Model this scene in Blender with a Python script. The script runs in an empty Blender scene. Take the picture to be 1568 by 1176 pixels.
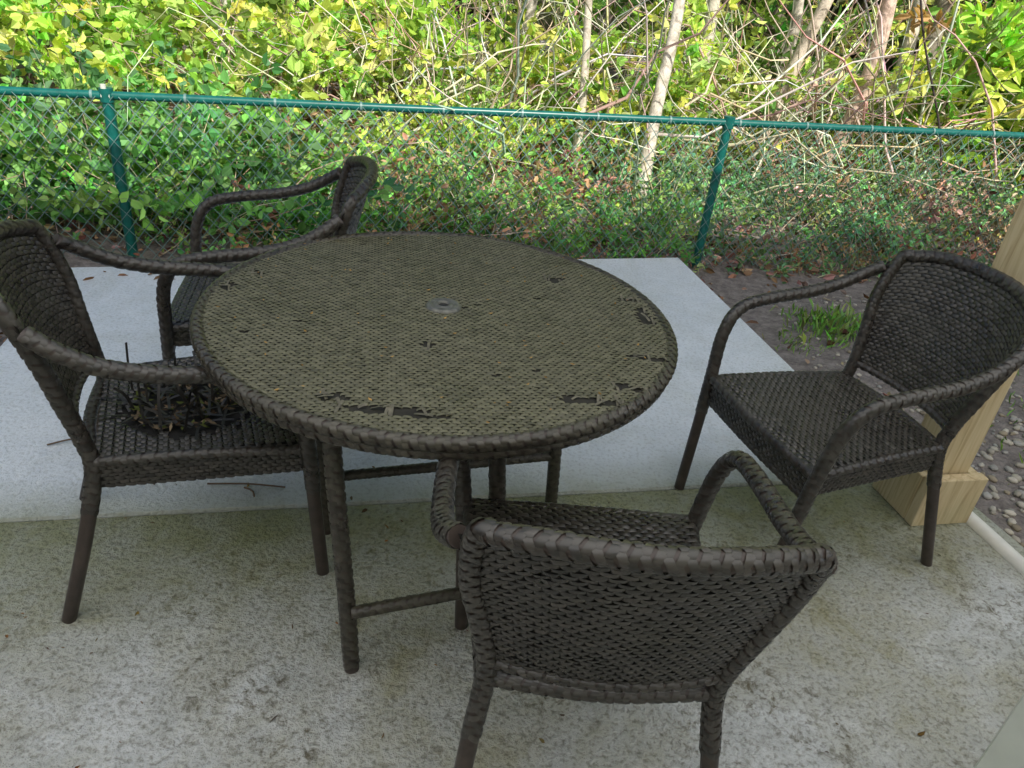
import bpy, numpy as np, math
from mathutils import Vector, Matrix
rng=np.random.default_rng(7)
scene=bpy.context.scene
col=scene.collection
# ---------------------------------------------------------------- utils
def new_empty(name,loc=(0,0,0),yaw=0):
    e=bpy.data.objects.new(name,None);e.empty_display_size=.1
    e.location=loc;e.rotation_euler=(0,0,yaw);col.objects.link(e);return e
class MB:
    def __init__(s): s.V=[];s.F=[];s.n=0;s.C=[]
    def add(s,V,F,C=None):
        V=np.asarray(V,float).reshape(-1,3);F=np.asarray(F,int)
        s.V.append(V);s.F.append(F+s.n);s.n+=len(V)
        if C is not None: s.C.append(np.broadcast_to(np.asarray(C,float),(len(V),3)))
    def obj(s,name,mat,parent=None,smooth=True):
        me=bpy.data.meshes.new(name)
        V=np.concatenate(s.V)
        me.vertices.add(len(V));me.vertices.foreach_set('co',V.ravel())
        idx=np.concatenate([f.ravel() for f in s.F])
        tot=np.concatenate([np.full(len(f),f.shape[1]) for f in s.F])
        st=np.concatenate([[0],np.cumsum(tot)[:-1]])
        me.loops.add(len(idx));me.loops.foreach_set('vertex_index',idx)
        me.polygons.add(len(tot));me.polygons.foreach_set('loop_start',st);me.polygons.foreach_set('loop_total',tot)
        me.polygons.foreach_set('use_smooth',np.full(len(tot),smooth))
        if s.C:
            at=me.color_attributes.new('Col','FLOAT_COLOR','POINT')
            C=np.concatenate(s.C);at.data.foreach_set('color',np.c_[C,np.ones(len(C))].ravel())
        me.update(calc_edges=True);me.validate()
        if mat: me.materials.append(mat)
        o=bpy.data.objects.new(name,me);col.objects.link(o)
        if parent: o.parent=parent
        return o
def gridF(nu,nv,wrap=False):
    i=np.arange(nu-1)[:,None];j=np.arange(nv if wrap else nv-1)[None,:];j2=(j+1)%nv
    return np.stack([i*nv+j,i*nv+j2,(i+1)*nv+j2,(i+1)*nv+j],-1).reshape(-1,4)
def catmull(P,k=14,closed=False):
    P=np.asarray(P,float)
    Q=np.vstack([2*P[0]-P[1],P,2*P[-1]-P[-2]])
    out=[]
    t=np.linspace(0,1,k,endpoint=False)[:,None]
    for i in range(1,len(Q)-2):
        a,b,c,d=Q[i-1],Q[i],Q[i+1],Q[i+2]
        out.append(.5*((2*b)+(c-a)*t+(2*a-5*b+4*c-d)*t*t+(3*b-a-3*c+d)*t**3))
    out.append(P[-1:]);return np.vstack(out)
def resample(P,step):
    d=np.r_[0,np.cumsum(np.linalg.norm(np.diff(P,axis=0),axis=1))]
    n=max(3,int(d[-1]/step)+1);s=np.linspace(0,d[-1],n)
    return np.stack([np.interp(s,d,P[:,k]) for k in range(3)],1),s
def frames(P):
    n=len(P)
    T=np.gradient(P,axis=0);T/=np.linalg.norm(T,axis=1)[:,None]
    ref=np.array([0,0,1.]) if abs(T[0][2])<.9 else np.array([1.,0,0])
    Nn=np.zeros_like(P);v=ref-T[0]*ref.dot(T[0]);Nn[0]=v/np.linalg.norm(v)
    for i in range(1,n):
        v=Nn[i-1]-T[i]*Nn[i-1].dot(T[i]);Nn[i]=v/np.linalg.norm(v)
    return Nn,np.cross(T,Nn)
def tube(mb,P,r,seg=12,step=.02,curve=True,C=None,cap=True):
    P=catmull(P) if curve else np.asarray(P,float)
    P,s=resample(P,step);n=len(P);Nn,B=frames(P)
    ang=np.linspace(0,2*np.pi,seg,endpoint=False)
    rr=np.asarray(r,float)
    if rr.ndim: rr=np.interp(np.linspace(0,1,n),np.linspace(0,1,len(rr)),rr)
    R=np.ones((n,seg))*(rr[:,None] if rr.ndim else rr)
    V=P[:,None]+R[...,None]*(np.cos(ang)[None,:,None]*Nn[:,None]+np.sin(ang)[None,:,None]*B[:,None])
    mb.add(V,gridF(n,seg,True),C)
    if cap:
        for e,k in ((0,0),(1,n-1)):
            ring=V[k];c=ring.mean(0)
            F=[[i,(i+1)%seg,seg] for i in range(seg)]
            mb.add(np.vstack([ring,c]),F if e else [f[::-1] for f in F],C)
def box(mb,c,s,yaw=0,bev=0,C=None):
    x,y,z=[k/2 for k in s]
    b=bev
    pts=[(x-b,y),(x,y-b),(x,-y+b),(x-b,-y),(-x+b,-y),(-x,-y+b),(-x,y-b),(-x+b,y)] if b else [(x,y),(x,-y),(-x,-y),(-x,y)]
    rings=[]
    lv=[(-z,b),(-z+b,0),(z-b,0),(z,b)] if b else [(-z,0),(z,0)]
    for zz,ins in lv:
        rings.append([(px-np.sign(px)*ins,py-np.sign(py)*ins,zz) for px,py in pts])
    V=np.array(rings).reshape(-1,3);n=len(pts)
    cs,sn=math.cos(yaw),math.sin(yaw)
    V=np.c_[V[:,0]*cs-V[:,1]*sn,V[:,0]*sn+V[:,1]*cs,V[:,2]]+np.array(c)
    mb.add(V,gridF(len(lv),n,True),C)
    m=len(V)-n
    mb.add(V[:n],[list(range(n))],C);mb.add(V[m:],[list(range(n))[::-1]],C)
def pads(mb,surf,uc,vc,Lu,Wv,slant,hgt,side=1,lift=0.0,pw=3.5,jt=1.):
    lu=np.array([-1,-.6,0,.6,1.])[None,:,None];lv=np.array([-1,0,1.])[None,None,:]
    uc=uc[:,None,None];vc=vc[:,None,None];sl=np.broadcast_to(slant,uc[:,0,0].shape)[:,None,None]
    U=uc+lu*Lu/2+0*lv;V=vc+lv*Wv/2+sl*lu*Wv/2
    e=1e-3
    P=surf(U,V);Pu=surf(U+e,V)-P;Pv=surf(U,V+e)-P
    Nn=np.cross(Pu,Pv);Nn/=np.linalg.norm(Nn,axis=-1,keepdims=True)+1e-12
    jit=rng.normal(1,.12*jt,uc.shape);tilt=rng.normal(0,.10*jt,uc.shape)
    h=hgt*jit*(1-np.abs(lu)**pw)*(1-.4*lv*lv+tilt*lv)+lift
    P=P+side*h[...,None]*Nn
    m=len(uc);F=gridF(5,3)
    F=(F[None]+(np.arange(m)*15)[:,None,None]).reshape(-1,4)
    if side<0: F=F[:,::-1]
    mb.add(P.reshape(-1,3),F)
def wrapped(mbt,mbp,P,r,wrapz=None,w=.0145,turn=5,seg=12,hgt=.0026,step=.01):
    """tube core + flat resin strips woven round it as raised chevron strips"""
    Pc=catmull(P);Pc,s=resample(Pc,.004);Nn,B=frames(Pc)
    core=r*.90
    ang=np.linspace(0,2*np.pi,seg,endpoint=False)
    Q=Pc[::3] if len(Pc)>6 else Pc;Q=np.vstack([Q,Pc[-1:]]);nq=np.vstack([Nn[::3] if len(Pc)>6 else Nn,Nn[-1:]]);bq=np.vstack([B[::3] if len(Pc)>6 else B,B[-1:]])
    V=Q[:,None]+core*(np.cos(ang)[None,:,None]*nq[:,None]+np.sin(ang)[None,:,None]*bq[:,None]);mbt.add(V,gridF(len(Q),seg,True))
    for e,k in ((0,0),(1,len(Q)-1)):
        ring=V[k];F=[[i,(i+1)%seg,seg] for i in range(seg)];mbt.add(np.vstack([ring,ring.mean(0)]),F if e else [f[::-1] for f in F])
    def surf(a,b):
        g=lambda A:np.stack([np.interp(b,s,A[:,k]) for k in range(3)],-1)
        th=a*2*np.pi
        return g(Pc)+core*(np.cos(th)[...,None]*g(Nn)+np.sin(th)[...,None]*g(B))
    vs=np.arange(w/2,s[-1],w);U=[];Vv=[];S=[]
    for j,v in enumerate(vs):
        for i in range(turn): U.append((i+.5*(j%2))/turn);Vv.append(v);S.append(1. if i%2 else -1.)
    U,Vv,S=map(np.array,(U,Vv,S))
    if wrapz is not None:
        k=np.interp(Vv,s,Pc[:,2])>wrapz;U,Vv,S=U[k],Vv[k],S[k]
    pads(mbp,surf,U,Vv,1.08/turn,w*.95,S*.9,hgt,1,.0004,4)
def twill(u0,u1,v0,v1,Lu,Wv,shift=.5,rowgap=1.0):
    vs=np.arange(v0+Wv/2,v1,Wv*rowgap);U=[];V=[];S=[]
    for j,v in enumerate(vs):
        us=np.arange(u0-Lu+((j*shift)%1)*Lu,u1+Lu,Lu)
        U.append(us);V.append(np.full(len(us),v));S.append(np.full(len(us),1. if j%2 else -1.))
    return np.concatenate(U),np.concatenate(V),np.concatenate(S)
def sheet(mb,surf,us,vs,off=0):
    U,V=np.meshgrid(us,vs,indexing='ij');P=surf(U,V);mb.add(P.reshape(-1,3),gridF(len(us),len(vs)))
# ---------------------------------------------------------------- materials
def mat(name):
    m=bpy.data.materials.new(name);m.use_nodes=True;nt=m.node_tree;nt.nodes.clear()
    out=nt.nodes.new('ShaderNodeOutputMaterial');return m,nt,out
def N(nt,t,**k):
    n=nt.nodes.new(t)
    for a,b in k.items():
        if a in n.inputs: n.inputs[a].default_value=b
        else: setattr(n,a,b)
    return n
def noise(nt,scale,detail=6,rough=.6,vec=None,dist=0):
    n=N(nt,'ShaderNodeTexNoise');n.inputs['Scale'].default_value=scale;n.inputs['Detail'].default_value=detail
    n.inputs['Roughness'].default_value=rough;n.inputs['Distortion'].default_value=dist
    if vec is not None: nt.links.new(vec,n.inputs['Vector'])
    return n.outputs['Fac']
def ramp(nt,fac,stops):
    r=N(nt,'ShaderNodeValToRGB');cr=r.color_ramp
    while len(cr.elements)<len(stops): cr.elements.new(.5)
    for e,(p,c) in zip(cr.elements,stops):
        e.position=p;e.color=(*c,1) if len(c)==3 else c
    nt.links.new(fac,r.inputs['Fac']);return r.outputs['Color']
def mix(nt,fac,a,b,mode='MIX'):
    m=N(nt,'ShaderNodeMix',data_type='RGBA',blend_type=mode)
    for s,v in ((m.inputs[0],fac),(m.inputs[6],a),(m.inputs[7],b)):
        if hasattr(v,'links'): nt.links.new(v,s)
        elif isinstance(v,(int,float)): s.default_value=v
        else: s.default_value=(*v,1)
    return m.outputs[2]
def bump(nt,h,strength,dist=.01):
    b=N(nt,'ShaderNodeBump');b.inputs['Strength'].default_value=strength;b.inputs['Distance'].default_value=dist
    nt.links.new(h,b.inputs['Height']);return b.outputs['Normal']
def pbsdf(nt,out,c,rough=.5,spec=.5,metal=0,normal=None):
    p=N(nt,'ShaderNodeBsdfPrincipled')
    if hasattr(c,'links'): nt.links.new(c,p.inputs['Base Color'])
    else: p.inputs['Base Color'].default_value=(*c,1)
    if hasattr(rough,'links'): nt.links.new(rough,p.inputs['Roughness'])
    else: p.inputs['Roughness'].default_value=rough
    p.inputs['Specular IOR Level'].default_value=spec;p.inputs['Metallic'].default_value=metal
    if normal is not None: nt.links.new(normal,p.inputs['Normal'])
    nt.links.new(p.outputs[0],out.inputs['Surface']);return p
def objco(nt): return N(nt,'ShaderNodeTexCoord').outputs['Object']
def geopos(nt): return N(nt,'ShaderNodeNewGeometry').outputs['Position']

def wicker(name,dark,light,dust,dustamt,rough=.42,spec=.5):
    m,nt,out=mat(name);g=N(nt,'ShaderNodeNewGeometry')
    c=ramp(nt,g.outputs['Random Per Island'],[(0,dark),(1,light)])
    n=noise(nt,7,4,.65,g.outputs['Position'])
    f=ramp(nt,n,[(.42,(0,0,0)),(.68,(dustamt,)*3)])
    c=mix(nt,f,c,dust)
    sx=N(nt,'ShaderNodeSeparateXYZ');nt.links.new(g.outputs['Normal'],sx.inputs[0])
    mr=N(nt,'ShaderNodeMapRange');mr.inputs[1].default_value=.3;mr.inputs[2].default_value=1;mr.inputs[4].default_value=dustamt*.5
    nt.links.new(sx.outputs['Z'],mr.inputs[0]);c=mix(nt,mr.outputs[0],c,dust)
    rg=ramp(nt,n,[(.3,(rough-.08,)*3),(.7,(rough+.18,)*3)])
    pbsdf(nt,out,c,rg,spec,0);return m
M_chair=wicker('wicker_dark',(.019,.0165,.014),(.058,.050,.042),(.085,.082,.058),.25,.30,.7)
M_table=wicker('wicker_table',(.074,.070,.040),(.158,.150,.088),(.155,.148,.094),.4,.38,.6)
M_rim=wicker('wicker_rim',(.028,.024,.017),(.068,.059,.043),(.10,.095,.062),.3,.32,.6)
def simple(name,c,rough=.5,metal=0,ns=30,var=.3,bs=.1,spec=.5):
    m,nt,out=mat(name);p=geopos(nt);n=noise(nt,ns,4,.6,p)
    cc=ramp(nt,n,[(.3,tuple(k*(1-var) for k in c)),(.7,tuple(min(1,k*(1+var)) for k in c))])
    pbsdf(nt,out,cc,rough,spec,metal,bump(nt,n,bs,.003));return m
M_base=simple('wicker_backing',(.014,.013,.011),.8,0,60,.4)
M_leg=simple('brown_painted_frame',(.050,.037,.030),.4,0,30,.35,.05)
M_basetab=simple('table_backing',(.020,.018,.012),.8,0,40,.5)
M_steel=simple('umbrella_cap_metal',(.15,.15,.13),.42,.4,60,.35)
M_hole=simple('cap_dark',(.02,.02,.018),.6)
M_teal=simple('teal_vinyl',(.006,.12,.10),.33,0,25,.25,.1)
M_wire=simple('fence_wire_vinyl',(.16,.27,.25),.35,0,25,.3,.05)
M_white=simple('white_vinyl',(.66,.69,.60),.45,0,8,.08,.05)
M_pipe=simple('white_pvc',(.75,.74,.68),.4,0,8,.12,.05)
M_strand=simple('broken_strand',(.035,.033,.03),.45,0,50,.5)
M_strandl=simple('faded_strand',(.12,.11,.075),.55,0,50,.6)

def concrete(name,front):
    m,nt,out=mat(name);p=geopos(nt)
    big=noise(nt,1.5,6,.68,p,.4);mid=noise(nt,8,6,.72,p,.5);fine=noise(nt,75,4,.62,p,.1)
    sx=N(nt,'ShaderNodeSeparateXYZ');nt.links.new(p,sx.inputs[0])
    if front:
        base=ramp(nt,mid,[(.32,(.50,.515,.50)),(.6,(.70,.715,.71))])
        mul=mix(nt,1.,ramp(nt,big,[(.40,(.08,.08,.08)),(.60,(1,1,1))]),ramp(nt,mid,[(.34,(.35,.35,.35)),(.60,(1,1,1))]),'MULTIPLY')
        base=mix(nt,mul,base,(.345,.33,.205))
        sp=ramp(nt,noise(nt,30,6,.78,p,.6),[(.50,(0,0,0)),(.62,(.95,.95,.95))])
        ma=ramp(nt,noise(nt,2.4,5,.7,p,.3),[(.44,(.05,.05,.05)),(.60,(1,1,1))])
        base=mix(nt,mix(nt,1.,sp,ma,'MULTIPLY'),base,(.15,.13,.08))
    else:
        base=ramp(nt,mid,[(.3,(.74,.78,.80)),(.65,(.85,.88,.90))])  # paler, bluer base: extra skylight brightness put into the slab colour
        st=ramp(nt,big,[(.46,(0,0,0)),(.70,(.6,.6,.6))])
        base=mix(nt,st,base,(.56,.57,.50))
    a=N(nt,'ShaderNodeMath',operation='MULTIPLY_ADD');a.inputs[1].default_value=-.257;nt.links.new(sx.outputs['X'],a.inputs[0]);nt.links.new(sx.outputs['Y'],a.inputs[2])
    s=N(nt,'ShaderNodeMath',operation='SUBTRACT');s.inputs[1].default_value=1.925;nt.links.new(a.outputs[0],s.inputs[0])
    ab=N(nt,'ShaderNodeMath',operation='ABSOLUTE');nt.links.new(s.outputs[0],ab.inputs[0])
    mr=N(nt,'ShaderNodeMapRange');mr.inputs[1].default_value=0;mr.inputs[2].default_value=.6 if front else .2;mr.inputs[3].default_value=2.0 if front else 1.3;mr.inputs[4].default_value=0
    nt.links.new(ab.outputs[0],mr.inputs[0])
    mm=N(nt,'ShaderNodeMath',operation='MULTIPLY',use_clamp=True);nt.links.new(mr.outputs[0],mm.inputs[0]);nt.links.new(mid,mm.inputs[1])
    m2=N(nt,'ShaderNodeMath',operation='MULTIPLY',use_clamp=True);nt.links.new(mm.outputs[0],m2.inputs[0]);m2.inputs[1].default_value=.85
    base=mix(nt,m2.outputs[0],base,(.26,.27,.12))
    pit=ramp(nt,fine,[(.36,(.38,.36,.30)),(.50,(1,1,1))])
    base=mix(nt,.65 if front else .3,base,mix(nt,1.,base,pit,'MULTIPLY'))
    pbsdf(nt,out,base,.58,.4,0,bump(nt,fine,1. if front else .6,.016));return m
M_cf=concrete('concrete_stained',True);M_cb=concrete('concrete_skylit',False)

m,nt,out=mat('soil_and_leaf_litter');p=geopos(nt)
c=ramp(nt,noise(nt,18,6,.75,p,.5),[(.3,(.13,.11,.10)),(.5,(.26,.225,.20)),(.7,(.40,.35,.31))])
pbsdf(nt,out,c,.9,.2,0,bump(nt,noise(nt,40,4,.7,p),.8,.03));M_soil=m

def colmat(name,transl=.0,rough=.5):
    m,nt,out=mat(name);c=N(nt,'ShaderNodeVertexColor',layer_name='Col').outputs['Color']
    p=pbsdf(nt,out,c,rough,.3,0)
    if transl:
        t=N(nt,'ShaderNodeBsdfTranslucent');tc=mix(nt,1.,c,(1.4,1.4,.5),'MULTIPLY');nt.links.new(tc,t.inputs[0])
        ms=N(nt,'ShaderNodeMixShader');ms.inputs[0].default_value=transl
        nt.links.new(p.outputs[0],ms.inputs[1]);nt.links.new(t.outputs[0],ms.inputs[2]);nt.links.new(ms.outputs[0],out.inputs['Surface'])
    return m
def diffmat(name):
    m,nt,out=mat(name);c=N(nt,'ShaderNodeVertexColor',layer_name='Col').outputs['Color']
    d=N(nt,'ShaderNodeBsdfDiffuse');nt.links.new(c,d.inputs[0]);nt.links.new(d.outputs[0],out.inputs['Surface']);return m
M_leaf=colmat('leaves',.3,.45);M_leaf_far=diffmat('leaves_far');M_bark=diffmat('twig_bark');M_litter=diffmat('dead_leaves');M_stone=colmat('stones',0,.7)
m,nt,out=mat('trunk_bark');a=N(nt,'ShaderNodeVertexColor',layer_name='Col').outputs['Color'];n=noise(nt,14,5,.7,geopos(nt),.5)
c=mix(nt,1.,a,ramp(nt,n,[(.35,(.45,.43,.40)),(.55,(1,1,1)),(.7,(1.2,1.15,1.1))]),'MULTIPLY');pbsdf(nt,out,c,.85,.3,0,bump(nt,n,.6,.02));M_trunk=m

m,nt,out=mat('pine_timber');p=objco(nt);mp=N(nt,'ShaderNodeMapping');mp.inputs['Scale'].default_value=(14,14,.8);nt.links.new(p,mp.inputs[0])
w=noise(nt,2.2,5,.6,mp.outputs[0],1.5)
c=ramp(nt,w,[(.3,(.38,.27,.14)),(.5,(.60,.48,.28)),(.7,(.70,.58,.37))])
c=mix(nt,ramp(nt,noise(nt,3,4,.6,p),[(.5,(0,0,0)),(.8,(.4,.4,.4))]),c,(.33,.36,.22))
pbsdf(nt,out,c,.7,.3,0,bump(nt,w,.3,.003));M_wood=m
m,nt,out=mat('light_diffuser_panel');t=N(nt,'ShaderNodeBsdfTranslucent');t.inputs[0].default_value=(.94,.95,.95,1);nt.links.new(t.outputs[0],out.inputs['Surface']);M_diffuser=m  # sheet for the added cover, passes sunlight on as soft light

# ---------------------------------------------------------------- ground
def terr(x,y):
    z=-.10+.02*np.sin(x*1.7+y*.9)+.015*np.sin(x*4.1-y*3.3)+.03*np.clip(y-5,0,40)
    return z
xs=np.unique(np.r_[np.linspace(-300,-14,12),np.linspace(-14,14,120),np.linspace(14,300,12)])
ys=np.unique(np.r_[np.linspace(-100,-3,8),np.linspace(-3,16,90),np.linspace(16,400,14)])
mb=MB();X,Y=np.meshgrid(xs,ys,indexing='ij');mb.add(np.stack([X,Y,terr(X,Y)],-1).reshape(-1,3),gridF(len(xs),len(ys)))
mb.obj('ground',M_soil)
patio=new_empty('concrete_patio')
def slab(name,poly,mt):
    mb=MB();n=len(poly);P=np.array(poly,float);c=P.mean(0);
    inner=P+(c-P)/np.linalg.norm(c-P,axis=1)[:,None]*.012
    rings=np.stack([np.c_[P,np.full(n,-.2)],np.c_[P,np.full(n,-.009)],np.c_[inner,np.zeros(n)]])
    mb.add(rings,gridF(3,n,True));mb.add(rings[2],[list(range(n))])
    return mb.obj(name,mt,patio,False)
def jy(x): return 1.925+.257*x
slab('slab_back',[(-1.80,jy(-1.8)+.004),(1.64,jy(1.64)+.004),(1.33,3.02),(.96,4.52),(-2.24,3.34)],M_cb)
slab('slab_front',[(-1.79,jy(-1.79)-.004),(-1.05,-.9),(2.45,-.2),(1.645,jy(1.645)-.004)],M_cf)
mb=MB();box(mb,(-.05,jy(-.05),-.065),(3.4,.06,.08),math.atan(.257));mb.obj('expansion_joint',simple('joint_dirt',(.03,.028,.018),.9),patio)

# ---------------------------------------------------------------- table
TC=np.array([-.193,1.704]);TR=.587;TZ=.75
tab=new_empty('wicker_table',(TC[0],TC[1],0),0)
yaw=math.radians(12);cs,sn=math.cos(yaw),math.sin(yaw)
def tsurf(u,v):
    x=u*cs-v*sn;y=u*sn+v*cs;r2=(x*x+y*y)/TR**2
    z=TZ-.006*r2+.003*np.sin(x*9+1)*np.cos(y*11)
    return np.stack([x,y,z],-1)
U,V,S=twill(-TR,TR,-TR,TR,.0185,.0098,.5)
keep=U*U+V*V<(TR-.016)**2
X=U*cs-V*sn+TC[0];Y=U*sn+V*cs+TC[1]
holes=[(-.224,1.205,.11,.014),(-.35,1.235,.035,.012),(.088,1.974,.032,.022),(.325,1.80,.022,.045),(.16,1.33,.08,.012),(.25,1.40,.045,.012),(.314,1.56,.040,.011),(-.738,1.70,.015,.03),(-.70,1.80,.018,.014),(.30,1.90,.03,.010),(-.2,1.5,.010,.012)]
for hx,hy,a,b in holes:
    d=((X-hx)/a)**2+((Y-hy)/b)**2
    keep&=~(d+rng.normal(0,.4,len(X))<1)
keep&=(U*U+V*V>.034**2)&(rng.random(len(U))>.0015)
mb=MB();pads(mb,tsurf,U[keep],V[keep],.0190,.0086,S[keep]*.45,.0042,1,.0003,3.5,.8);mb.obj('woven_top',M_table,tab)
mb=MB();r=np.linspace(0,TR-.006,24);a=np.linspace(0,2*np.pi,97)
R_,A_=np.meshgrid(r,a,indexing='ij');P=tsurf((R_*np.cos(A_)),(R_*np.sin(A_)));P[...,2]-=.0005;mb.add(P.reshape(-1,3),gridF(24,97))
P2=P.copy();P2[...,2]-=.03;mb.add(P2.reshape(-1,3),gridF(24,97));mb.obj('top_backing',M_basetab,tab)
def ringpath(R,z): 
    t=np.linspace(0,2*np.pi,61);return np.c_[R*np.cos(t),R*np.sin(t),np.full(61,z)]
mt,mp_=MB(),MB()
wrapped(mt,mp_,ringpath(TR-.012,TZ-.014),.0165,w=.0150,turn=5);wrapped(mt,mp_,ringpath(TR-.018,TZ-.037),.015,w=.0150,turn=5)
FL=(-.31,1.20);BL=(-.50,1.67);BR=(.17,1.91);FR=(.03,1.34)
for q,tt in ((FL,(-.365,1.26)),(BL,(-.52,1.66)),(BR,(.12,1.88)),(FR,(-.03,1.42))):
    x,y=q[0]-TC[0],q[1]-TC[1];tx,ty=tt[0]-TC[0],tt[1]-TC[1]
    wrapped(mt,mp_,[(x,y,0),(x+(tx-x)*.3,y+(ty-y)*.3,.25),(x+(tx-x)*.7,y+(ty-y)*.7,.5),(tx,ty,TZ-.03)],.020,.012)
def bar(a,b,z,r=.0145):
    wrapped(mt,mp_,[(a[0]-TC[0],a[1]-TC[1],z),((a[0]+b[0])/2-TC[0],(a[1]+b[1])/2-TC[1],z),(b[0]-TC[0],b[1]-TC[1],z)],r)
bar(FL,FR,.19);bar(BL,BR,.20)
wrapped(mt,mp_,[(-.14,-.28,.70),(.10,-.27,.62),(.26,-.20,.70)],.016);wrapped(mt,mp_,ringpath(.40,TZ-.05),.014)
mt.obj('frame_core',M_leg,tab);mp_.obj('woven_rim_and_legs',M_rim,tab)
mb=MB();prof=[(.013,.004),(.015,.010),(.020,.012),(.024,.009),(.027,.008),(.031,.011),(.040,.009),(.045,.004),(.046,-.004)]
a=np.linspace(0,2*np.pi,41)
V=np.array([[(r*np.cos(t),r*np.sin(t),TZ+.003+z) for t in a] for r,z in prof]);mb.add(V.reshape(-1,3),gridF(len(prof),41));mb.obj('umbrella_hole_cap',M_steel,tab)
mb=MB();V=np.array([[(r*np.cos(t),r*np.sin(t),TZ+.008) for t in a] for r in (0,.015)]);mb.add(V.reshape(-1,3),gridF(2,41));mb.obj('cap_plug',M_hole,tab)
def ribbon(mb,P,w,C=None,up=(0,0,1)):
    P=catmull(P,6);T=np.gradient(P,axis=0);S=np.cross(T,np.array(up)+rng.normal(0,.2,3));S/=np.linalg.norm(S,axis=1)[:,None]+1e-9
    V=np.stack([P-S*w/2,P+S*w/2],1);mb.add(V.reshape(-1,3),gridF(len(P),2),C)
mb=MB()
for hx,hy,a,b in holes:
    for k in range(int(2+a*80)):
        x=hx-TC[0]+rng.uniform(-a,a);y=hy-TC[1]+rng.uniform(-b,b);t=rng.normal(0,.2)+yaw+(np.pi/2 if rng.random()<.7 else 0);L=rng.uniform(.008,.020)
        d=np.array([math.cos(t),math.sin(t)])*L
        ribbon(mb,[(x-d[0],y-d[1],TZ-.002),(x,y,TZ+.001+rng.random()*.003),(x+d[0],y+d[1],TZ+.000+rng.random()*.008)],.0060)
mb.obj('frayed_strands',M_strandl,tab)
mb=MB()
for k in range(130):
    t=rng.uniform(0,6.28);r=TR*.95*math.sqrt(rng.random());x,y=r*math.cos(t),r*math.sin(t);t=rng.uniform(0,6.28);L=rng.uniform(.002,.007)
    d=np.array([math.cos(t),math.sin(t),0])*L;n=np.array([-d[1],d[0],0])*.5;c=np.array([x,y,TZ+.006])
    mb.add([c-d,c-n,c+d+[0,0,.002],c+n],[[0,1,2,3]],np.array([.35,.22,.08])*rng.uniform(.5,1.4))
mb.obj('fallen_debris',M_litter,tab)

# ---------------------------------------------------------------- chair
def zt(u): return .880-.068*np.abs(u)**3
def bsurf(u,v):
    z=.490+v*(zt(u)-.490);s=(z-.490)/.39
    half=.205+.070*s+.02*s**4;ys=-.215-.066*s;bow=.035+.05*s
    return np.stack([u*half,ys-bow*(1-u*u),z],-1)
def ssurf(u,v):
    return np.stack([u*(.212+.05*v),-.20+.475*v,.446-.014*(1-u*u)*(1-(2*v-1)**2)-.012*np.clip(v-.85,0,1)**2*40],-1)
CH={}
def build_chair_parts():
    mb=MB();mp=MB()
    ts=np.linspace(-.999,.999,17)
    top=[tuple(bsurf(np.array(u),np.array(1.))) for u in ts]
    sideR=[tuple(bsurf(np.array(1.),np.array(v))) for v in (0.02,.35,.7)]
    right=[(.245,-.325,0),(.228,-.25,.24),(.207,-.208,.41)]+sideR
    left=[(-x,y,z) for x,y,z in right]
    path=left+[top[k] for k in range(1,16)]+right[::-1]
    wrapped(mb,mp,path,.0190,.30)
    for s in (1,-1):
        arm=[(.252,.295,0),(.262,.28,.25),(.272,.27,.43),(.288,.255,.58),(.300,.205,.657),(.305,.10,.684),(.306,-.03,.700),(.301,-.14,.728),(.290,-.215,.768),(.270,-.262,.800)]
        wrapped(mb,mp,[(s*x,y,z) for x,y,z in arm],.0195,.30)
    fr=[(ssurf(np.array(u),np.array(v))-np.array([0,0,.008])) for u,v in [(-1,0),(-1,.5),(-1,1)]]
    wrapped(mb,mp,fr,.013,turn=4);wrapped(mb,mp,[p*np.array([-1,1,1]) for p in fr],.013,turn=4)
    wrapped(mb,mp,[(-.262,.270,.428),(0,.278,.425),(.262,.270,.428)],.014,turn=4)
    wrapped(mb,mp,[(-.262,.268,.352),(0,.273,.350),(.262,.268,.352)],.010,turn=4)
    wrapped(mb,mp,[(-.21,-.205,.432),(0,-.225,.432),(.21,-.205,.432)],.014,turn=4)
    wrapped(mb,mp,[tuple(bsurf(np.array(u),np.array(0.))) for u in np.linspace(-1,1,7)],.011,turn=4)
    CH['frame']=mb;CH['wrap']=mp
    mb=MB();
    Lu,Wv=.0225/.235,.0112/.39
    U,V,S=twill(-1,1,0,1,Lu,Wv,.5);k=(np.abs(U)<.97);U,V,S=U[k],V[k],S[k]
    pads(mb,bsurf,U,V,Lu*1.0,Wv*.88,S*.35,.0042,1,.0008);pads(mb,bsurf,U,V,Lu*1.0,Wv*.88,S*.35,.0042,-1,.0008)
    CH['back']=mb
    mb=MB();sheet(mb,bsurf,np.linspace(-1,1,17),np.linspace(0,1,9))
    sheet(mb,lambda u,v:ssurf(u,v)-np.array([0,0,.003]),np.linspace(-1,1,13),np.linspace(0,1,13));
    fs=lambda u,v:np.stack([u*.262,.271+.004*(1-u*u)+0*v,.352+v*.078],-1)
    ss=lambda sg:(lambda u,v:np.stack([sg*(.214+.05*(u*.5+.5)),-.20+.475*(u*.5+.5),.365+v*.07],-1))
    for f in (fs,ss(1),ss(-1)): sheet(mb,f,np.linspace(-1,1,9),np.linspace(0,1,3))
    CH['base']=mb
    mb=MB()
    for f in (fs,ss(1),ss(-1)):
        U,V,S=twill(-1,1,0,1,.0225/.245,.0112/.075,.5);k=np.abs(U)<.97
        for sd in (1,-1): pads(mb,f,U[k],V[k],.0225/.245,.149*.88,S[k]*.35,.0042,sd,.001)
    CH['apron']=mb
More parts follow.
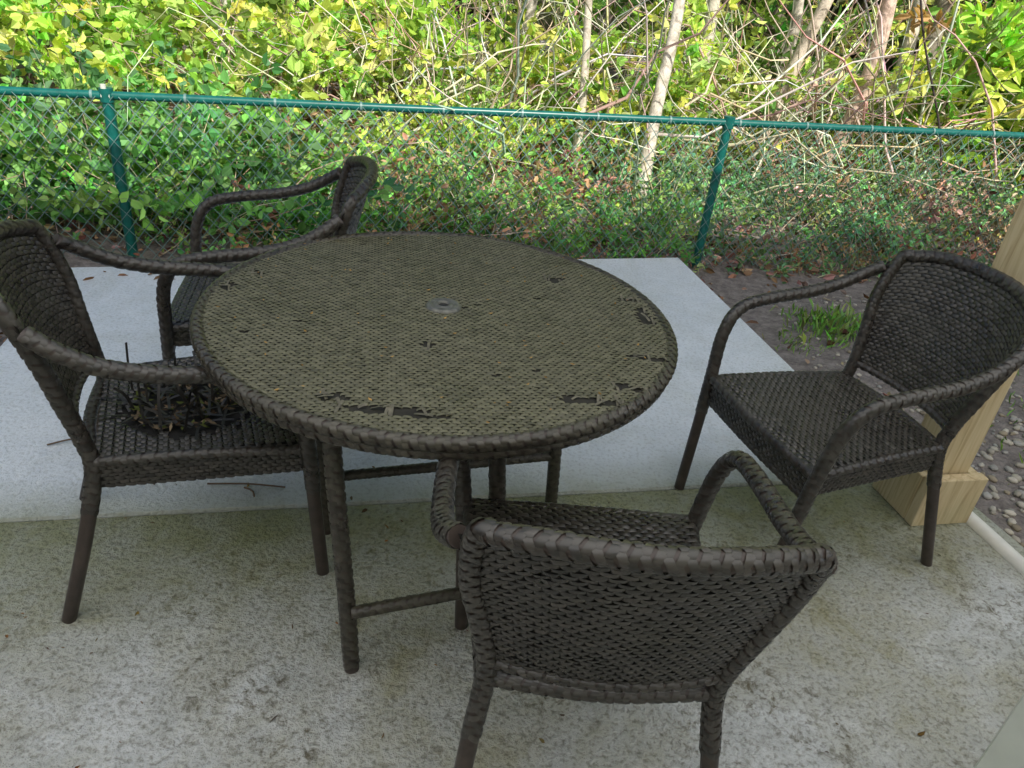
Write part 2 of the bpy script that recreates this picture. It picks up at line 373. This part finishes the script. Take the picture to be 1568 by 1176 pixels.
def seatmb(damage):
    mb=MB();Lu,Wv=.025/.237,.0120/.475
    U,V,S=twill(-1,1,0,1,Lu,Wv,.5);k=np.abs(U)<.97
    if damage:
        d=((U-.0)/.66)**2+((V-.42)/.32)**2;k&=~(d+rng.normal(0,.25,len(U))<1)
    pads(mb,ssurf,U[k],V[k],Lu*1.0,Wv*.88,S[k]*.45,.0046,1,.001);return mb
build_chair_parts()
cache={}
def chair(x,y,yawdeg,damage=False):
    e=new_empty('wicker_chair',(x,y,0),math.radians(yawdeg))
    for nm,mt in (('frame',M_leg),('wrap',M_chair),('back',M_chair),('base',M_base),('apron',M_chair)):
        nn={'frame':'leg_frame','wrap':'wrapped_arms_and_rim','back':'woven_backrest','base':'backing','apron':'seat_apron'}[nm]
        if nm in cache:
            o=bpy.data.objects.new(nn,cache[nm]);col.objects.link(o);o.parent=e
        else: cache[nm]=CH[nm].obj(nn,mt,e).data
    seatmb(damage).obj('woven_seat',M_chair,e)
    if damage:
        mb=MB();Z=.442
        for k in range(120):
            t=rng.uniform(0,6.28);r=math.sqrt(rng.random());x=.15*r*math.cos(t);y=.0+.14*r*math.sin(t);a=rng.uniform(0,6.28)
            up=k<46;L=rng.uniform(.05,.14) if up else rng.uniform(.04,.11)
            d=np.array([math.cos(a),math.sin(a)])*L*(.4 if up else 1);h=L*rng.uniform(.3,1.) if up else .014
            ribbon(mb,[(x,y,Z),(x+d[0]*.4,y+d[1]*.4,Z+.004+h*.6),(x+d[0],y+d[1],Z+h)],.007,None,(0,0,1) if not up else (1,.3,.2))
        for hx,hy,h in ((-.09,-.13,.14),(-.04,-.11,.08),(.0,-.09,.09),(-.06,-.02,.10)):
            ribbon(mb,[(hx,hy,Z),(hx-.004,hy,Z+h*.5),(hx-.008,hy+.004,Z+h)],.006,None,(1,.3,0))
        mb.obj('broken_strands',M_strand,e)
        mb=MB()
        for k in range(200):
            t=rng.uniform(0,6.28);r=math.sqrt(rng.random());c=np.array([.14*r*math.cos(t),-.005+.13*r*math.sin(t),Z+rng.random()*.012])
            d=rng.normal(0,1,3)*[1,1,.3];d/=np.linalg.norm(d);d*=rng.uniform(.005,.017);n=np.cross(d,[0,0,1])*.45
            mb.add([c-d,c-n,c+d,c+n],[[0,1,2,3]],np.array([[.16,.11,.07],[.11,.13,.04],[.30,.23,.15]][rng.integers(3)])*rng.uniform(.4,1.2))
        mb.obj('leaf_debris',M_litter,e)
    return e
chair(-.84,1.61,-65,True)
chair(-.89,2.35,104)
chair(.98,1.95,110)
chair(.205,1.09,3)

# ---------------------------------------------------------------- fence
fen=new_empty('chain_link_fence')
A=np.array([-2.18,3.82,.74]);B=np.array([1.10,4.63,.815]);D=(B-A)
f=lambda t:A+D*t
mb=MB();tube(mb,[f(-.9),f(0),f(1),f(3.2)],.021,12,.5,curve=False,cap=True);mb.obj('top_rail',M_teal,fen)
mb=MB()
for t in (-.98,0,1,2,3):
    p=f(t);tube(mb,[(p[0],p[1]+.0,-.4),(p[0],p[1],p[2]+.0)],.028,12,.2,curve=False)
    tube(mb,[(p[0],p[1],p[2]-.03),(p[0],p[1],p[2]+.035)],.034,12,.02,curve=False)
mb.obj('posts',M_teal,fen)
mb=MB();p=f(0);tube(mb,[p-D*.006+[0,0,.0],p+D*.006],.029,12,.01,curve=False);tube(mb,[p+[0,-.02,.0],p+[0,-.02,.055]],.014,8,.02,curve=False);mb.obj('pipe_cap',M_white,fen)
mb=MB();Lh=np.linalg.norm(D[:2]);dx=D/Lh;H0=.88;pitch=.08;nrm=np.array([-dx[1],dx[0],0]);nrm/=np.linalg.norm(nrm)
s0,s1=-.85*Lh,2.0*Lh
for fam in (1,-1):
    for k in np.arange(s0-H0,s1+H0,pitch):
        z=np.linspace(0,H0,12);s=k+fam*z*.85
        if s.max()<s0 or s.min()>s1: continue
        wob=.003*fam*np.cos(np.pi*np.arange(12))
        P=A+dx*s[:,None];P=P-np.outer(H0-z,[0,0,1])+nrm*(wob[:,None]-.028)+rng.normal(0,.0016,(12,3))
        tube(mb,P,.0021,4,H0/11,curve=False,cap=False)
mb.obj('chain_link_mesh',M_wire,fen)
mb=MB()
for t in np.arange(-.8,2.8,.13):
    p=f(t);tube(mb,[p-dx*.006,p+dx*.006],.025,10,.01,curve=False)
mb.obj('wire_ties',M_wire,fen)

# ---------------------------------------------------------------- wooden post, added light-diffusing cover, house
YW=math.atan(.257)
wp=new_empty('wooden_post',(1.475,2.145,0),YW)
mb=MB();box(mb,(0,0,1.30),(.135,.135,2.6),0,.006);mb.obj('post',M_wood,wp,False)
mb=MB()
box(mb,(0,-.092,.095),(.225,.038,.19),0,.003);box(mb,(0,.092,.095),(.225,.038,.19),0,.003)
box(mb,(-.0935,0,.092),(.038,.144,.182),0,.003);box(mb,(.0935,0,.092),(.038,.144,.182),0,.003)
mb.obj('base_skirt',M_wood,wp,False)
vp=new_empty('white_porch_post',(1.15,1.0,0),YW);mb=MB();box(mb,(0,0,1.30),(.11,.11,2.6),0,.008);mb.obj('post',M_white,vp,False)
mb=MB();tube(mb,[(1.62,2.13,.0),(1.72,1.75,.0),(1.86,1.2,.0),(2.1,.4,.0)],.028,14,.05);mb.obj('white_pipe',M_pipe)
pc=new_empty('added_diffuser_cover',(0,0,0),YW)  # unseen cover, added to shade the patio and spread soft sunlight over it
mb=MB()
mb.add([(-5.2,-1.9,2.97),(5.2,-1.9,2.97),(5.2,2.15,2.78),(-5.2,2.15,2.78)],[[0,1,2,3]])
mb.obj('added_diffuser_panels',M_diffuser,pc,False)
mb=MB()
for i in range(12):
    box(mb,(-5.0+i*.9,.35,2.79),(.04,3.1,.09),0)
box(mb,(.0,1.71,2.66),(10.4,.09,.12),0);mb.obj('added_rafters',M_wood,pc,False)  # framing of the added cover, out of view
hs=new_empty('house',(0,-1.25,0),YW)
M_wall=simple('painted_siding',(.70,.70,.66),.7,0,5,.08)
mb=MB();
box(mb,(-4.2,-3,1.4),(7.4,5,3.0));box(mb,(4.6,-3,1.4),(7.4,5,3.0));box(mb,(.2,-3.2,1.4),(1.4,4.6,3.0))
mb.obj('walls',M_wall,hs,False)
mb=MB();mb.add([(-8.2,-.35,3.04),(8.6,-.35,3.04),(8.6,-3,3.6),(-8.2,-3,3.6),(-8.2,-5.8,3.0),(8.6,-5.8,3.0)],[[0,1,2,3],[3,2,5,4]]);mb.obj('roof',simple('shingles',(.09,.085,.08),.9,0,12),hs,False)
mb=MB();box(mb,(.2,-.87,1.1),(1.0,.05,2.1),0,.005);mb.obj('door',M_white,hs,False)

# ---------------------------------------------------------------- vegetation
def fenY(x): return 3.82+.247*(x+2.18)
def leaf_mesh(mb,C,D,S,colr,width=.55,fold=.25):
    n=len(C);D=D/np.linalg.norm(D,axis=1)[:,None]
    R=rng.normal(0,1,(n,3))*[1,1,.6];W=np.cross(D,R);W/=np.linalg.norm(W,axis=1)[:,None];Nn=np.cross(D,W)
    S=S[:,None];w=width/2
    V=np.stack([C,C+D*S*.28+W*S*w*.85+Nn*S*fold*.25,C+D*S*.66+W*S*w*.8+Nn*S*fold*.2,C+D*S-Nn*S*.15,C+D*S*.66-W*S*w*.8+Nn*S*fold*.2,C+D*S*.28-W*S*w*.85+Nn*S*fold*.25],1).reshape(-1,3)
    q=np.arange(n)[:,None]*6
    F=np.concatenate([q+[0,1,2,3],q+[0,3,4,5]])
    mb.add(V,F,np.repeat(colr,6,axis=0))
def stemset(mb,O,Dr,L,r,sag,colr,nseg=5,wig=.05):
    n=len(O);t=np.linspace(0,1,nseg+1)
    Dr=Dr/np.linalg.norm(Dr,axis=1)[:,None]
    P=O[:,None]+Dr[:,None]*(L[:,None]*t[None])[...,None]
    P[...,2]-=sag[:,None]*t[None]**2*L[:,None]
    w=np.cumsum(rng.normal(0,wig,(n,nseg+1,3)),axis=1)*L[:,None,None]*.5;w[:,0]=0;P=P+w
    T=np.gradient(P,axis=1);T/=np.linalg.norm(T,axis=-1,keepdims=True)
    ref=np.array([.3,.9,.2]);A1=np.cross(T,ref);A1/=np.linalg.norm(A1,axis=-1,keepdims=True)+1e-9;B1=np.cross(T,A1)
    sg=3;ang=np.arange(sg)*2*np.pi/sg
    rad=(r[:,None]*(1-.75*t[None]))[...,None,None]
    V=P[:,:,None]+rad*(np.cos(ang)[None,None,:,None]*A1[:,:,None]+np.sin(ang)[None,None,:,None]*B1[:,:,None])
    F=gridF(nseg+1,sg,True);F=(F[None]+(np.arange(n)*(nseg+1)*sg)[:,None,None]).reshape(-1,4)
    mb.add(V.reshape(-1,3),F,np.repeat(colr,(nseg+1)*sg,axis=0));return P
def colors(n,base,var=.3,hue=.12):
    b=np.asarray(base,float);b=b[rng.integers(len(b),size=n)]
    return np.clip(b*rng.normal(1,var,(n,1)).clip(.35,2)*rng.normal(1,hue,(n,3)).clip(.6,1.5),0.004,.95)
def thicket(name,nst,xr,yr,zr,Lr,leafn,ls,pal,stemcol,up=(.2,1.2),rad=(.002,.005),spread=.8,sag=.35,clump=0,width=.55,rel=False,lm=None,wig=.05):
    e=new_empty(name);mbs=MB();mbl=MB()
    if clump:
        cx=rng.uniform(*xr,clump);cy=rng.uniform(*yr,clump);k=rng.integers(clump,size=nst)
        O=np.c_[cx[k]+rng.normal(0,.22,nst),cy[k]+np.abs(rng.normal(0,.18,nst)),np.zeros(nst)]
        tone=rng.normal(1,.22,clump).clip(.55,1.4)[k][:,None]
    else:
        O=np.c_[rng.uniform(*xr,nst),rng.uniform(*yr,nst),np.zeros(nst)];tone=np.ones((nst,1))
    if rel: O[:,1]+=fenY(O[:,0])
    O[:,2]=terr(O[:,0],O[:,1])+rng.uniform(*zr,nst)
    Dr=np.c_[rng.normal(0,spread,(nst,2)),rng.uniform(*up,nst)]
    if rel: Dr[:,1]=np.abs(Dr[:,1])*np.where(rng.random(nst)<.2,-.3,1)
    L=rng.uniform(*Lr,nst)
    P=stemset(mbs,O,Dr,L,rng.uniform(*rad,nst),rng.uniform(0,sag,nst),colors(nst,stemcol,.25),wig=wig)
    if leafn:
        m=P.shape[1]-1
        idx=np.repeat(np.arange(nst),leafn);t=rng.uniform(.15,1,len(idx))*m;i0=np.floor(t).astype(int).clip(0,m-1);fr=(t-i0)[:,None]
        C=P[idx,i0]*(1-fr)+P[idx,i0+1]*fr+rng.normal(0,.02,(len(idx),3))
        Dl=(P[idx,i0+1]-P[idx,i0]);Dl/=np.linalg.norm(Dl,axis=1)[:,None];Dl=Dl*.5+rng.normal(0,.7,(len(idx),3));Dl[:,2]-=.1
        cl=(colors(nst,pal,.25)*tone)[idx]*rng.normal(1,.2,(len(idx),1)).clip(.5,1.6)
        leaf_mesh(mbl,C,Dl,rng.uniform(ls[0],ls[1],len(idx)),cl.clip(0,.93),width)
        mbl.obj('leaves',lm or M_leaf,e,False)
    mbs.obj('stems',M_bark,e);return e
G1=[(.15,.36,.09),(.20,.44,.12),(.11,.27,.10),(.26,.47,.11)]
GB=[(.16,.36,.18),(.21,.42,.22),(.13,.29,.14),(.28,.45,.16)]
GY=[(.60,.80,.14),(.46,.70,.11),(.72,.84,.22),(.30,.54,.10)]
GM=[(.34,.56,.12),(.20,.40,.10),(.50,.66,.15),(.14,.29,.08)]
BR_=[(.46,.28,.17),(.36,.21,.14),(.54,.39,.26),(.30,.26,.12)]
ST=[(.44,.36,.25),(.56,.47,.35),(.30,.24,.18)]
thicket('shrub',620,(-4.6,-1.7),(.12,1.2),(0,.15),(.5,1.15),22,(.045,.09),G1,ST,clump=24,width=.7,rel=True)
thicket('shrub',560,(-2.0,1.0),(.10,1.1),(0,.05),(.3,.8),17,(.03,.065),G1+GM[:1]+BR_[:1],ST,clump=30,rel=True)
thicket('shrub',900,(.9,5.0),(.08,1.6),(0,.1),(.3,.9),21,(.025,.055),GB,ST,clump=38,rel=True)
thicket('weeds',260,(1.15,4.5),(-.30,.1),(0,.02),(.10,.30),14,(.02,.045),GB+BR_[:1],ST,clump=26,rel=True)
thicket('weeds',150,(-2.3,1.0),(-.12,.1),(0,.02),(.12,.30),14,(.025,.05),G1+BR_[:1],ST,clump=22,rel=True)
thicket('shrub',420,(-2.5,3.5),(1.3,2.4),(0,.3),(.5,1.0),15,(.04,.08),GM+GY[:2],ST,clump=18,rel=True)
thicket('shrub',420,(3.2,5.6),(5.8,7.4),(0,.3),(.6,1.2),22,(.03,.065),GB+GY[:2],ST,clump=14)
thicket('sapling',600,(-6.5,-1.6),(6.2,8.4),(.2,.9),(.6,1.2),18,(.06,.13),GY+GM[:1],ST,clump=28,width=.75)
thicket('sapling',300,(-1.6,1.6),(6.3,8.6),(.1,.9),(.5,1.1),15,(.06,.12),GY,ST,clump=16,width=.7)
thicket('sapling',230,(1.5,4.5),(6.3,8.5),(.1,.8),(.5,1.0),14,(.05,.10),GY+GM,ST,clump=14,width=.7)
thicket('laurel_bush',320,(3.5,5.2),(6.0,7.1),(.5,1.5),(.4,.8),20,(.10,.17),GY,ST,clump=9,width=.42,sag=.1)
thicket('bare_branches',750,(-3.2,5.5),(5.8,9.0),(0,.9),(.7,2.0),0,(.03,.05),BR_,[(.72,.64,.50),(.82,.75,.62),(.48,.38,.28),(.62,.48,.34)],up=(-.15,1.0),rad=(.004,.011),spread=.8,sag=.5,wig=.1)
thicket('bare_branches',190,(-1.4,3.8),(6.0,8.2),(0,.6),(1.,2.4),0,(.03,.05),BR_,[(.78,.70,.57),(.86,.80,.68),(.62,.50,.37)],up=(.3,1.6),rad=(.009,.019),spread=.6,sag=.2,wig=.09)
thicket('dead_fern',450,(-3,4.5),(5.1,8.5),(0,.2),(.3,.8),14,(.035,.07),BR_,ST,clump=40,lm=M_litter)
thicket('distant_woods',1000,(-11,13),(8.8,13),(0,2.0),(.8,2.2),18,(.10,.20),GM+GY+[(.12,.16,.06)],ST,clump=70,spread=.6,rad=(.005,.014),lm=M_leaf_far)
thicket('distant_woods',500,(-12,14),(10,15),(0,2.6),(1,3),0,(.08,.14),GM,[(.34,.27,.2),(.2,.15,.11)],spread=.7,rad=(.008,.02),sag=.3)

def tree(x,y,h,r,lean,colr,crown=True,sc=1):
    e=new_empty('tree',(0,0,0));mb=MB();z0=float(terr(np.array(x),np.array(y)))
    pts=[np.array([x,y,z0-.1])]
    n=7
    for i in range(1,n):
        t=i/(n-1);pts.append(np.array([x+lean[0]*t*h+rng.normal(0,.035*h*.3),y+lean[1]*t*h+rng.normal(0,.03*h*.3),z0+h*t]))
    tube(mb,pts,[r*1.25,r,r*.9,r*.8,r*.65,r*.4,r*.15],9,.15,C=colr)
    tops=[]
    for k in range(7):
        i=rng.integers(3,n-1);o=pts[i];a=rng.uniform(0,6.28);L=h*rng.uniform(.2,.35);d=np.array([math.cos(a),math.sin(a),rng.uniform(.4,.9)])
        q=[o,o+d*L*.5+rng.normal(0,.05,3),o+d*L];tube(mb,q,[r*.4,r*.25,r*.08],6,.15,C=np.array(colr)*.9);tops+=[q[1],q[2]]
    mb.obj('trunk_and_limbs',M_trunk,e)
    if crown:
        tops.append(pts[-1]);ml=MB();c=np.array(tops);nl=700;k=rng.integers(len(c),size=nl)
        C=c[k]+rng.normal(0,h*.07,(nl,3));C=C[C[:,2]>2.6]
        nl=len(C);leaf_mesh(ml,C,rng.normal(0,1,(nl,3)),rng.uniform(.07,.13,nl),colors(nl,GM),.6);ml.obj('crown',M_leaf_far,e,False)
PB=(.70,.63,.53)
for a in [(-3.1,7.9,5.5,.075,(.02,.02),(.78,.74,.67)),(-.25,7.9,5,.055,(.03,.02),(.6,.55,.47)),(1.45,7.7,5.5,.06,(.05,0),PB),(1.95,7.0,5,.055,(.16,.0),(.72,.62,.5)),
          (2.5,6.9,5.5,.065,(.08,.02),(.70,.52,.43)),(2.1,8.3,6,.055,(.2,0),PB),(.83,5.75,4,.050,(.02,.30),(.70,.64,.54)),(.30,6.1,3.6,.035,(-.02,.28),(.62,.56,.46)),
          (3.3,8,6,.06,(.1,0),PB),(-5,9.5,6,.09,(.03,0),(.36,.32,.27)),(-1.7,9.5,6,.07,(-.05,0),(.36,.32,.27)),(.6,10,6,.08,(.05,0),(.34,.3,.25)),(4.7,10.5,7,.1,(0,0),(.36,.32,.25)),(-7,11,7,.12,(0,0),(.25,.22,.19)),(6.5,12,7,.12,(0,0),(.28,.24,.2)),(2.9,11,7,.09,(-.05,0),(.3,.26,.2)),(-3.4,12,7,.11,(0,0),(.25,.22,.19))]: tree(*a)
mb=MB();us=np.linspace(-60,60,160);vs=np.linspace(0,1,24);U,V=np.meshgrid(us,vs,indexing='ij')
Yb=17+.012*U**2*-.3+V*3+1.2*np.sin(U*.7)*np.sin(V*9)+rng.normal(0,.35,U.shape);mb.add(np.stack([U,Yb,V*9+rng.normal(0,.2,U.shape)],-1).reshape(-1,3),gridF(160,24))
m,nt,out=mat('deep_woods');p=geopos(nt);c=ramp(nt,noise(nt,2.2,6,.8,p,1),[(.35,(.01,.013,.006)),(.55,(.05,.06,.025)),(.72,(.16,.16,.07))]);pbsdf(nt,out,c,.9,.1)
mb.obj('background',m,None,False)

mb=MB();n=13000;X=rng.uniform(-6,6,n);Y=rng.uniform(3.0,9.5,n)
ok=~((Y<4.55+.257*(X-.96))&(X>-2.3)&(X<1.35+(3.0-Y)*.25))&~((X>1.2)&(Y<fenY(X)-.2)&(rng.random(n)<.85));X,Y=X[ok],Y[ok]
X=np.r_[X,rng.uniform(-3.2,-1.9,900)];Y=np.r_[Y,rng.uniform(1.6,3.6,900)];k=~((X>-2.24+(3.34-Y)*.42));k[:-900]=True;X,Y=X[k],Y[k];n=len(X)
D_=rng.normal(0,1,(n,3))*[1,1,.3];leaf_mesh(mb,np.c_[X,Y,terr(X,Y)+.012+rng.random(n)*.03],D_,rng.uniform(.03,.08,n),colors(n,[(.42,.27,.19),(.30,.17,.11),(.50,.36,.26),(.2,.12,.08)],.3),.6);mb.obj('leaf_litter',M_litter,None,False)
mb=MB()
def debris(n,xr,yr,z,s,pal):
    X=rng.uniform(*xr,n);Y=rng.uniform(*yr,n);D_=rng.normal(0,1,(n,3))*[1,1,.08];leaf_mesh(mb,np.c_[X,Y,np.full(n,z)],D_,rng.uniform(*s,n),colors(n,pal,.3),.5,.15)
debris(90,(-1.2,1.5),(.5,2.0),.004,(.006,.025),[(.25,.13,.05),(.14,.09,.05)]);debris(90,(-2.1,.5),(3.1,3.6),.004,(.02,.06),[(.25,.15,.08),(.14,.09,.05)])
for x,y,a,L in ((-.80,1.83,.1,.12),(-.78,1.8,-.7,.03),(-.9,2.0,.6,.05),(-1.45,1.95,.6,.05)):
    d=np.array([math.cos(a),math.sin(a),0])*L;tube(mb,[(x-d[0],y-d[1],.006),(x+.008,y+.005,.010),(x+d[0],y+d[1],.007)],.003,5,.02,C=(.16,.11,.07))
mb.obj('fallen_leaves_and_twigs',M_litter,None,False)
mb=MB()
for cx,cy,n,rr,h in ((1.75,3.85,300,.24,.09),(2.2,3.7,160,.3,.06),(2.9,3.3,180,.5,.07),(2.6,2.6,120,.3,.07),(1.5,3.6,80,.15,.04),(2.3,3.2,120,.5,.05)):
    C=np.c_[rng.normal(cx,rr*.55,n),rng.normal(cy,rr*.55,n),np.zeros(n)];C[:,2]=terr(C[:,0],C[:,1]);D_=np.c_[rng.normal(0,.6,(n,2)),np.full(n,1.)]
    leaf_mesh(mb,C,D_,rng.uniform(h*.4,h*1.2,n),colors(n,[(.22,.38,.10),(.30,.46,.14)]),.12)
mb.obj('grass',M_leaf,None,False)
mb=MB();th=np.linspace(0,np.pi,6);ph=np.linspace(0,2*np.pi,9)[:-1]
S0=np.array([[(math.sin(a)*math.cos(b),math.sin(a)*math.sin(b),math.cos(a)) for b in ph] for a in th]).reshape(-1,3);F0=gridF(6,8,True)
for k in range(2800):
    x=rng.uniform(1.5,3.4);y=rng.uniform(.6,3.1) if k<1900 else rng.uniform(3,4.4)
    if x<1.33+(3.02-y)*.31+.08 and y<3.02: continue
    if y>3.02 and (x>2.6 and rng.random()<.6 or x<1.45): continue
    s=rng.uniform(.007,.024)*(1 if k<1900 else .6);sc=s*np.array([1,rng.uniform(.6,.9),.5]);V=S0*sc*(1+rng.normal(0,.06,(len(S0),1)));a=rng.uniform(0,6.28);c_,s_=math.cos(a),math.sin(a)
    V=np.c_[V[:,0]*c_-V[:,1]*s_,V[:,0]*s_+V[:,1]*c_,V[:,2]]+[x,y,float(terr(np.array(x),np.array(y)))+s*.3]
    mb.add(V,F0,np.array([(.50,.45,.36),(.40,.38,.34),(.56,.51,.42),(.36,.30,.21)][rng.integers(4)])*rng.uniform(.7,1.15))
mb.obj('gravel',M_stone)
mb=MB();tube(mb,[(2.55,6.6,2.2),(2.75,6.3,1.4),(2.95,5.9,.75),(3.0,5.6,.3)],.009,6,.1,C=(.06,.05,.045));mb.obj('hanging_vine',M_bark)

# ---------------------------------------------------------------- light, world, camera
el=math.radians(47);S=Vector((.46,-.888,0)).normalized()*math.cos(el)+Vector((0,0,math.sin(el)))
sun=bpy.data.lights.new('sun','SUN');sun.energy=5;sun.angle=math.radians(.5);sun.color=(1,.96,.87)
so=bpy.data.objects.new('sun',sun);so.rotation_euler=S.to_track_quat('Z','Y').to_euler();col.objects.link(so)
w=bpy.data.worlds.new('World');scene.world=w;w.use_nodes=True;nt=w.node_tree;bg=nt.nodes['Background']
sk=nt.nodes.new('ShaderNodeTexSky');sk.sky_type='NISHITA';sk.sun_disc=False;sk.sun_elevation=el;sk.sun_rotation=math.atan2(S.x,S.y)
sk.dust_density=3
nt.links.new(sk.outputs[0],bg.inputs[0]);bg.inputs[1].default_value=.15
scene.view_settings.view_transform='Standard';scene.view_settings.look='None';scene.view_settings.exposure=0
cam=bpy.data.cameras.new('camera');cam.sensor_width=36;cam.lens=36*1133/1568;cam.clip_end=1000;cam.clip_start=.05
co=bpy.data.objects.new('camera',cam);th=math.radians(29.73);ro=math.radians(6.41)
Fw=Vector((0,math.cos(th),-math.sin(th)));R0=Vector((1,0,0));U0=Vector((0,math.sin(th),math.cos(th)))
Rc=R0*math.cos(ro)+U0*math.sin(ro);Uc=U0*math.cos(ro)-R0*math.sin(ro)
M=Matrix((Rc,Uc,-Fw)).transposed().to_4x4();M.translation=Vector((0,0,1.527));co.matrix_world=M
col.objects.link(co);scene.camera=co
